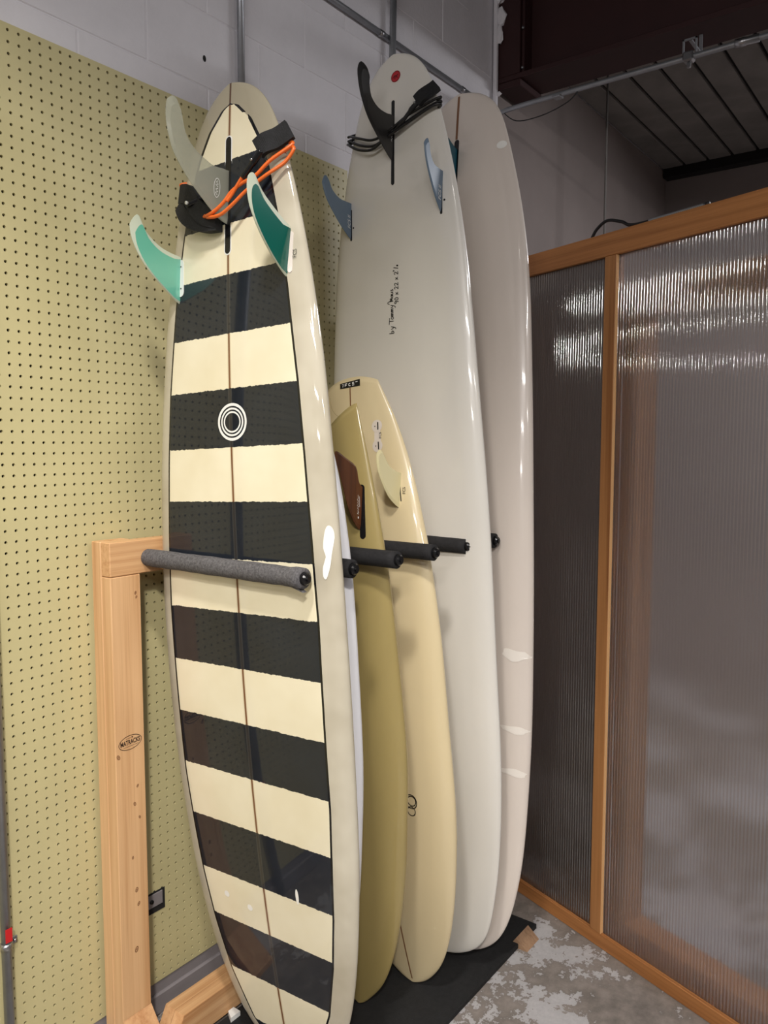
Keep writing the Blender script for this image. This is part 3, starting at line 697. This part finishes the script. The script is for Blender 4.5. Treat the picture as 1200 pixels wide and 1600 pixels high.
ol2 = ol.fin('keel_fin', 1.3561, -.1541, 1.4805, -.1652, [(0.1126, 0), (0.1339, 0.0114), (0.1681, 0.024), (0.2049, 0.1028), (0.1921, 0.1094), (0.1337, 0.0827), (0.0711, 0.0551), (0.0281, 0.0291), (0, 0)], 'finwood', thick=.0032, inset=.9)

# --- cream squash tail
def squash(u, w, q):
    L = BOARDS['cream']['L']; f = max(0, min(1, (q-.93*L)/(.07*L)))
    return .022*(abs(u)/max(w, 1e-3))**2.2*f
cb = Board('cream', 'surfboard', 'cream yellow squash tail board with pale fin, between olive and white boards', 'b_cream', squash)
cb.strip('stringer', .012, 1.79, 0, .0022, 'stringer', steps=120)
st = cb.decal('tail_sticker', ([(-.038, -.008, 0), (.038, -.010, 0), (.038, .010, 0), (-.038, .008, 0)], [(0, 1, 2, 3)]), 'black_ink', 1.7825, 0)
cb.decal('sticker_lettering', merge(ribbon_geo([[(-.030, .004), (-.024, .004), (-.027, -.004)], [(-.018, -.004), (-.018, .004), (-.010, .004)], [(-.018, 0), (-.012, 0)], [(.002, .004), (-.004, .002), (-.004, -.003), (.003, -.004)], [(.016, .004), (.010, .004), (.010, 0), (.016, 0), (.016, -.004), (.009, -.004)], [(.022, .004), (.030, .004)]], .0022)), 'white_ink', 1.7825, 0, n=.0014)
def plug(B, q, u):
    B.decal('plug_disc', disc_geo(.018, .018, 20), 'b_far', q, u, n=.0008)
    B.decal('plug_slot', ([(-.002, -.011, 0), (.002, -.011, 0), (.002, .011, 0), (-.002, .011, 0)], [(0, 1, 2, 3)]), 'black_ink', q, u+.004, n=.0015)
    B.decal('plug_screw', disc_geo(.0018, .0018, 8), 'black_ink', q, u-.006, n=.0015)
for q in (1.645, 1.588): plug(cb, q, .095)
cb.decal('plug_waist', ([(-.012, -.03, 0), (.012, -.03, 0), (.010, .03, 0), (-.010, .03, 0)], [(0, 1, 2, 3)]), 'b_far', 1.616, .096, n=.0006)
cb.decal('plug_lettering', text_geo('FCS', .011), 'black_ink', 1.617, .107, math.radians(90), n=.002)
f = cb.fin('side_fin', 1.4049, .1576, 1.5052, .1676, [(0.0981, 0), (0.1074, 0.0337), (0.1225, 0.0578), (0.146, 0.0773), (0.1559, 0.0914), (0.1467, 0.1045), (0.1275, 0.1063), (0.0953, 0.0977), (0.0581, 0.0733), (0.0259, 0.044), (0, 0)], 'creamfin', thick=.003, inset=.85)
tag(f, 'pale cream moulded side fin')
cb.decal('fin_slot', ([(-.0015, -.035, 0), (.0015, -.035, 0), (.0015, .035, 0), (-.0015, .035, 0)], [(0, 1, 2, 3)]), 'black_ink', 1.458, .1655, math.radians(3), n=.0012)
cb.decal('plug_lettering', text_geo('FCS', .012), 'black_ink', 1.452, .178, math.radians(90), n=.002)
cb.decal('nose_logo', merge(ring_geo(.019, .020, .0028, 30, .002, .016), ring_geo(.014, .014, .0028, 26, .004, .018), ring_geo(.013, .013, .0026, 26, -.001, -.012)), 'black_ink', .563, .112)
cb.decal('patch_outline', ribbon_geo([[(.05*math.cos(a), .065*math.sin(a)) for a in [math.radians(180+10*k) for k in range(10)]]], .0012), 'seam', 1.755, -.03, n=.0006)

# --- tall white longboard
wb = Board('white', 'surfboard', 'tall plain white longboard with black centre fin and handwritten dimensions', 'b_white', NS=161)
wb.slot('fin_box', 2.3555, 2.6056, .0022, .0058, 'black', n=.0012)
f = wb.fin('center_fin', 2.4268, .0005, 2.5577, .0034, [(0.1314, 0), (0.1251, 0.0237), (0.1271, 0.0705), (0.1497, 0.1076), (0.1906, 0.1198), (0.2188, 0.1207), (0.2274, 0.1501), (0.1999, 0.1639), (0.1579, 0.1565), (0.1241, 0.1422), (0.0838, 0.1143), (0.0436, 0.0676), (0.008, 0.0195), (0, 0)], 'blackfin', thick=.0035, inset=.82)
tag(f, 'black raked centre fin')
wb.finprint('fin_script', ribbon_geo([[(-.022, 0), (-.018, .003), (-.014, -.002), (-.010, .003), (-.006, -.002)], [(.004, -.003), (.008, .004), (.012, -.003), (.016, .004), (.022, 0)]], .0015), 'white_ink', .075, .010, 0, f)
for (s0, u0, s1, u1, out) in ((2.2293, -.1652, 2.3417, -.1659, [(0.1127, 0.0), (0.1139, 0.0492), (0.1338, 0.085), (0.1619, 0.1023), (0.1637, 0.1154), (0.1459, 0.1244), (0.1338, 0.1246), (0.0967, 0.1078), (0.0629, 0.0772), (0.0296, 0.0414), (0, 0)]),
        (2.2335, .1741, 2.3492, .1776, [(0.116, 0.0), (0.1239, 0.0366), (0.1505, 0.0568), (0.181, 0.0645), (0.1828, 0.0721), (0.1688, 0.0839), (0.1579, 0.0836), (0.1224, 0.0749), (0.0793, 0.0545), (0.0368, 0.0289), (0, 0)])):
    f = wb.fin('side_fin', s0, u0, s1, u1, out, 'bluegrey', thick=.003, inset=.82); tag(f, 'blue grey side fin')
    wb.finprint('fin_lettering', text_geo('FCS II', .017, .2), 'white_ink', .052, .010, 0, f)
    wb.slot('fin_plug', s0-.004, s1-.02, u0+.002, .0035, 'black', n=.0010)
    wb.decal('plug_screw', disc_geo(.003, .003, 10), 'black_ink', s0+.034, u0+.012, n=.001)
lo = wb.decal('round_logo', disc_geo(.0175, .0165, 28), 'red', 2.6737, .0109); tag(lo, 'round red sticker')
wb.decal('logo_mark', merge(ring_geo(.0160, .015, .0014, 28), ribbon_geo([[(-.011, -.003), (-.004, .003), (.002, .001), (.010, .004)], [(-.002, .001), (-.003, -.007)], [(.003, .001), (.006, -.006)]], .003)), 'darkred', 2.6737, .0109, n=.0013)
# handwriting: strokes in letter boxes (x right, y up, height 1)
G = {'b': [[(.1, 1.1), (.05, 0), (.35, .05), (.5, .3), (.35, .55), (.08, .4)]], 'y': [[(.05, .6), (.2, .15), (.45, .2)], [(.55, .65), (.4, 0), (.15, -.5), (-.05, -.45)]],
     'T': [[(-.4, 1.1), (.9, .95)], [(.25, .95), (.2, 0)]], 'o': [[(.3, .55), (.05, .4), (.1, .05), (.4, .05), (.5, .4), (.3, .55)]],
     'm': [[(0, .55), (.05, 0), (.12, .45), (.28, .5), (.3, 0), (.38, .45), (.55, .5), (.6, 0)]], 'M': [[(-.45, .9), (-.3, 1.3), (0, 1.2), (.05, .0), (.2, .8), (.35, .2), (.5, .8), (.6, 0)]],
     'a': [[(.4, .5), (.1, .45), (.05, .1), (.3, .05), (.42, .5), (.45, 0)]], 'u': [[(0, .55), (.05, .05), (.3, .1), (.38, .55), (.42, 0)]], 's': [[(.35, .5), (.1, .5), (.3, .2), (.3, .02), (.02, .02)]],
     '9': [[(.45, .75), (.2, .9), (.08, .6), (.35, .5), (.47, .8), (.35, -.05)]], '0': [[(.3, .9), (.08, .6), (.12, .1), (.4, .1), (.48, .6), (.3, .9)]],
     'x': [[(0, .6), (.45, .05)], [(.42, .62), (0, 0)]], '2': [[(.03, .65), (.2, .88), (.42, .7), (.3, .35), (.0, .02), (.5, .05)]],
     '/': [[(0, -.05), (.3, 1.0)]], '7': [[(.0, .95), (.32, .95), (.12, .5)]], '8': [[(.3, .45), (.1, .35), (.32, .15), (.15, 0), (.05, .12), (.3, .3), (.3, .45)]]}
def write(items, h):
    out = []; x = 0
    for ch, adv, dy, sc in items:
        if ch in G: out += [[(x+(p[0])*h*sc, dy*h+p[1]*h*sc) for p in [q for q in catmull([(a, b, 0) for a, b in s_], 3)]] for s_ in G[ch]]
        x += adv*h
    w = x; return [[(px_-w/2, py_) for px_, py_ in s_] for s_ in out]
l1 = write([('b', .8, 0, 1), ('y', 1.35, 0, 1), ('T', .55, 0, 1), ('o', .62, 0, 1), ('m', .78, 0, 1), ('m', .78, 0, 1), ('y', 1.25, 0, 1), ('M', .75, 0, 1), ('a', .6, 0, 1), ('u', .55, 0, 1), ('s', .5, 0, 1)], .0155)
l2 = write([('9', .62, 0, 1), ('0', 1.0, 0, 1), ('x', 1.0, 0, 1), ('2', .66, 0, 1), ('2', 1.0, 0, 1), ('x', .95, 0, 1), ('2', .62, 0, 1), ('7', .40, .5, .6), ('/', .38, 0, 1), ('8', .4, 0, .7)], .0165)
tag(wb.decal('handwriting', ribbon_geo(l1, .0022), 'black_ink', 1.985, -.001, math.radians(90)), 'black handwritten signature')
tag(wb.decal('handwriting', ribbon_geo(l2, .0022), 'black_ink', 2.062, .019, math.radians(90)), 'black handwritten dimensions')
# leash on the white board
lw = thing('surf_leash', 'black surf leash wrapped round the tall white board tail', 'leash', wb.at(2.5, 0, .03), 'leashes wrapped round board tails')
def wp(q, u, n): return wb.at(q, u, 0)-wb.N*n
for k, (dq, n) in enumerate(((0, .012), (.012, .018), (-.010, .02))):
    wr_ = wb.width(2.55); wl_ = wb.width(2.50)
    pts = [back(wb, 2.55+dq, .05, .01), back(wb, 2.548+dq, wr_+.006, -.025), wp(2.545+dq*.8, wr_-.004, n), wp(2.523+dq, .075, n), wp(2.495+dq*.7, .0, n+.008), wp(2.482+dq*1.3, -.055, n+.008), wp(2.500+dq*1.6, -.11, n+.004), wp(2.530+dq*1.3, -wb.width(2.53)+.004, n), back(wb, 2.54+dq, -wb.width(2.54)-.006, -.025), back(wb, 2.55+dq, -.05, .01)]
    tube('cord', catmull(pts, 8), .0040, 'cord_black', lw, seg=8)
v, f_ = slab(catmull([wp(2.560, .108, .024), wp(2.572, .128, .026), wp(2.590, .150, .018), wp(2.598, .160, .012)], 6), .036, .013, wb.Lh*0.8-wb.W*0.6)
tag(obj('cuff_strap', v, f_, 'strap', lw), 'black webbing cuff end')
tube('swivel', catmull([wp(2.562, .115, .022), wp(2.545, .090, .024), wp(2.518, .055, .024), wp(2.50, .02, .022)], 8), [.0075]*10+[.0058]*10+[.0045]*5, 'cord_black', lw, seg=10)
tube('swivel_pin', [wp(2.556, .105, .034), wp(2.556, .105, .030)], .003, 'zinc', lw, seg=8)

# --- far pinkish board
fb = Board('far', 'surfboard', 'pinkish white longboard at the far end of the rack, beside the partition', 'b_far', NS=161)
fb.strip('stringer', 2.588, 2.735, 0, .0042, 'stringer')
fb.slot('fin_box', 2.4312, 2.5865, .002, .0085, 'black_gloss', n=.0012)
f = fb.fin('center_fin', 2.445, .002, 2.56, .002, [(.11, 0), (.118, .03), (.125, .05), (.11, .062), (.07, .05), (.03, .025), (0, 0)], 'bluefin', thick=.003, inset=.85); tag(f, 'dark blue centre fin')
fb.decal('filler_patch', disc_geo(.016, .013, 16), 'whitescuff', 2.5212, fb.width(2.5212)-.022, n=.0012)
for q, e in ((.955, .028), (.73, .024), (.60, .028)):
    fb.decal('filler_patch', fan_geo([(.042*math.cos(a)*(1+.1*math.sin(5*a+q*9)), (.011+.006*(q > .9))*math.sin(a)*(1+.25*math.sin(3*a+q*7))) for a in [2*math.pi*k/30 for k in range(30)]], 6), 'palepatch', q, fb.width(q)-.046, math.radians(-6), n=.0010)

# ------------------------------------------------------------------ rack
rk = thing('surfboard_rack', 'pine freestanding rack with foam covered pegs separating the surfboards', 'rack', (1.7, -.09, 0))
bx('post_stud', (1.134, 1.221, -.052, -.014, 0, 1.369), 'wood_z', rk, ch=.002)
bx('post_stud', (1.134, 1.221, -.0905, -.0525, .0, 1.2825), 'wood_z', rk, ch=.002)
bx('crossbeam', (1.134, 2.26, -.0905, -.0525, 1.2835, 1.369), 'wood_x', rk, ch=.002)
bx('post_stud', (2.175, 2.262, -.052, -.014, 0, 1.369), 'wood_z', rk, ch=.002)
bx('post_stud', (2.175, 2.262, -.0905, -.0525, .0, 1.2825), 'wood_z', rk, ch=.002)
# base beam, two boards on edge with an angled end
for y0, y1 in ((-.131, -.0935), (-.170, -.1325)):
    bv_, bf_ = prism([(1.222, .0175), (2.17, .0175), (2.17, .10), (1.265, .10)], lambda p, q, t_: (p, t_, q), y0, y1)
    obj('base_beam', bv_, bf_, 'wood_x', rk)
for x0 in (1.1335, 2.19):
    bv_, bf_ = prism([(-.0915, 0.0), (-.0915, .128), (-.175, .016), (-.175, 0)], lambda p, q, t_: (t_, p, q), x0, x0+.0865)
    obj('foot', bv_, bf_, 'wood_y', rk)
bv_, bf_ = prism([(-.60, 0.0), (-.60, .0150), (-.66, .0150), (-.672, .033), (-.712, 0)], lambda p, q, t_: (t_, p, q), 2.185, 2.27)
tag(obj('foot_block', bv_, bf_, 'wood_old', rk), 'bevelled end of the far foot')
# pegs
PEGX = [1.245, 1.410, 1.588, 1.756, 1.925, 2.089]
for i, x in enumerate(PEGX):
    z = 1.322; m_ = 'foam_grey' if i == 0 else 'foam_black'; tip = -.635
    pgo = tube('peg', [(x, -.0905, z), (x, tip+.004, z)], .013, 'black_gloss', rk, seg=14)
    fv = []; r_ = .0222
    ys = np.linspace(-.0915, tip+.004, 26)
    pts = [(x, y, z) for y in ys]; rr = [r_*(1+(.02*math.sin(y*90)+.015*math.sin(y*37+1) if i == 0 else .004*math.sin(y*60))) for y in ys]
    if i == 0: rr[-1] *= 1.03; rr[-2] *= 1.06; rr[-3] *= .97
    fv, ff = tube_geo(pts, rr, 20, cap=False)
    n0 = len(fv); ri = .0145   # hollow end ring
    fv += [np.array((x+ri*math.cos(2*math.pi*k/20), tip+.004, z+ri*math.sin(2*math.pi*k/20))) for k in range(20)]
    fe = np.array(fv[n0-20:n0])
    order = [int(np.argmin([np.linalg.norm(np.array(p)-q) for p in fv[n0:n0+20]])) for q in fe]
    ff += [(n0-20+k, n0-20+(k+1) % 20, n0+order[(k+1) % 20], n0+order[k]) for k in range(20)]
    fo = obj('foam_sleeve', fv, ff, m_, pgo, smooth=True)
    tag(fo, 'worn grey foam sleeve' if i == 0 else 'black foam sleeve')
    cv, cf = merge(tube_geo([(x, tip+.006, z), (x, tip-.004, z), (x, tip-.008, z)], [.0140, .0140, .0105], 18), tube_geo([(x, tip-.006, z), (x, tip-.011, z)], .006, 6))
    tag(obj('end_cap', cv, cf, 'black_gloss', pgo, smooth=False), 'black plastic end cap')
    if i == 0:
        tv, tf = prism([(-.56, -.0195), (-.60, -.0215), (-.634, -.030), (-.622, -.0235), (-.620, -.018), (-.58, -.016)], lambda p, q, t_: (t_, p, z+q), x-.007, x+.006)
        obj('torn_flap', tv, tf, m_, pgo)
# maker's stamp, burnt into the post front
def on_post(name, geo, material, x0, z0, rot, d=.0006):
    c, sn = math.cos(rot), math.sin(rot)
    return obj(name, [(x0+x*c-y*sn, -.0905-d, z0+x*sn+y*c) for x, y, _ in geo[0]], geo[1], material, rk)
on_post('stamp_oval', ring_geo(.0335, .0180, .0016, 48), 'brown_ink', 1.1775, .8555, math.radians(3))
tg = text_geo('MATRACKS', .0135, 0, .0004)
on_post('stamp_lettering', ([(x*.84, y*1.25, 0) for x, y, _ in tg[0]], tg[1]), 'brown_ink', 1.1775, .8560, math.radians(3))
on_post('stamp_line', ribbon_geo([[(-.021, -.0095), (.024, -.0095)]], .0009), 'brown_ink', 1.1775, .8555, math.radians(3))
on_post('stamp_dot', merge(disc_geo(.0022, .0022, 10, .006, .0125), ribbon_geo([[(-.012, .0108), (.002, .0122)]], .0008)), 'brown_ink', 1.1775, .8555, 0)
for x, z, r in ((1.205, 1.236, .004), (1.207, 1.225, .0035), (1.142, .826, .006), (1.196, .735, .004), (1.186, .69, .005), (1.20, .65, .004), (1.185, .46, .006), (1.19, .42, .005), (1.18, .30, .007), (1.176, .55, .004)):
    on_post('knot', merge(ring_geo(r*.55, r*1.0, r*.35, 14), disc_geo(r*.2, r*.5, 8)), 'knot', x, z, .5*math.sin(z*40), .0004)
# ------------------------------------------------------------------ mat and small things
mt = bx('rubber_mat', (1.225, 2.318, -.680, -.176, 0.0, .0165), 'mat', ch=.002); tag(mt, 'black rubber mat on the floor under the surfboard noses', 'mat')
sv_, sf_ = prism([(1.395, -.205), (1.43, -.205), (1.43, -.178), (1.41, -.178)], lambda p, q, t_: (p, q, t_), .0166, .030)
tag(obj('plastic_scrap', sv_, sf_, 'white_pl'), 'small white scrap on the mat behind the striped board nose', 'scrap')

# ------------------------------------------------------------------ partition
PB = np.array([2.207, -1.263, 0.0]); PE = np.array([.345, .938, 0.0]); PE /= np.linalg.norm(PE); PN = np.array([PE[1], -PE[0], 0.0])   # PN points away from the camera
pt = thing('framed_partition', 'ribbed translucent plastic partition in a fir timber frame on the right', 'partition', PB)
# local frame: y along PE, x along PN so the shader ribs run vertically
pt.rotation_euler = (0, 0, math.atan2(PN[1], PN[0]))
def pbox(name, t0, t1, d0, d1, z0, z1, material, ch=.0015):
    v, f = box(d0, d1, t0, t1, z0, z1, ch=ch)
    me = bpy.data.meshes.new(name); me.from_pydata([tuple(p) for p in v], [], [tuple(q) for q in f]); me.materials.append(M[material])
    o = bpy.data.objects.new(name, me); col.objects.link(o); o.parent = pt; o['_o'] = [0, 0, 0]; return o
T0, T1 = -3.0, 1.25
pbox('top_rail', T0, T1, 0, .040, 2.176, 2.245, 'fir_t')
pbox('bottom_rail', T0, T1, 0, .040, 0.0, .046, 'fir_t')
for tt in (.400, -.86, -2.06): 
    pbox('stud', tt, tt+.044, 0.0, .040, .0465, 2.1755, 'fir_z')
    pbox('stud_lit_edge', tt-.0006, tt-.0001, 0.0005, .0125, .047, 2.175, 'fir_lit', 0)  # brighter colour paints the light falling on the stud's side face
pbox('stud', T1-.045, T1, 0, .040, .0465, 2.1755, 'fir_z')
# second layer of framing behind the right-hand sheets
pbox('plate', T0, .399, .041, .130, 0.0, .10, 'fir_t')
pbox('header', T0, .399, .041, .130, 2.00, 2.09, 'fir_t')
pbox('inner_stud', .340, .399, .041, .130, .101, 1.999, 'fir_z')
pbox('inner_stud', -.90, -.83, .041, .130, .101, 1.999, 'fir_z')
for a, b in ((.4445, T1-.0455), (-.8155, .3995), (-2.0155, -.8605)):
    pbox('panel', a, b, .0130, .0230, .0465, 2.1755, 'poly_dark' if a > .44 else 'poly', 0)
# things above the partition
def pw(t_, d, z): return tuple(PB+PE*t_+PN*d+np.array([0, 0, z]))
fx = thing('flexible_cable', 'thin ribbed metal cable lying along the partition top rail', 'cable', pw(.3, .02, 2.2455))
tube('sheath', catmull([pw(.515, .02, 2.249), pw(.495, .02, 2.272), pw(.455, .02, 2.288), pw(.40, .02, 2.272), pw(.36, .02, 2.254), pw(.25, .02, 2.2505), pw(.115, .02, 2.2505)], 8), .0048, 'black', fx, seg=8)
tube('armoured_sheath', [pw(.30-.003*k, .02, 2.2515) for k in range(62)], [.0062 if k % 2 else .0050 for k in range(62)], 'emt', fx, seg=8)
tube('end_clip', [pw(.12, .02, 2.252), pw(.105, .02, 2.252)], .0058, 'black', fx, seg=8)
hr = thing('hanging_rod', 'thin dark rod hanging from the plank roof behind the partition top', 'rod', (3.932, -.2204, 1.9))
tube('rod', [(3.932, -.2204, 1.9), (3.932, -.2204, 3.45)], .0060, 'deck', hr, seg=8)

for o in bpy.data.objects:
    if '_o' in o: del o['_o']
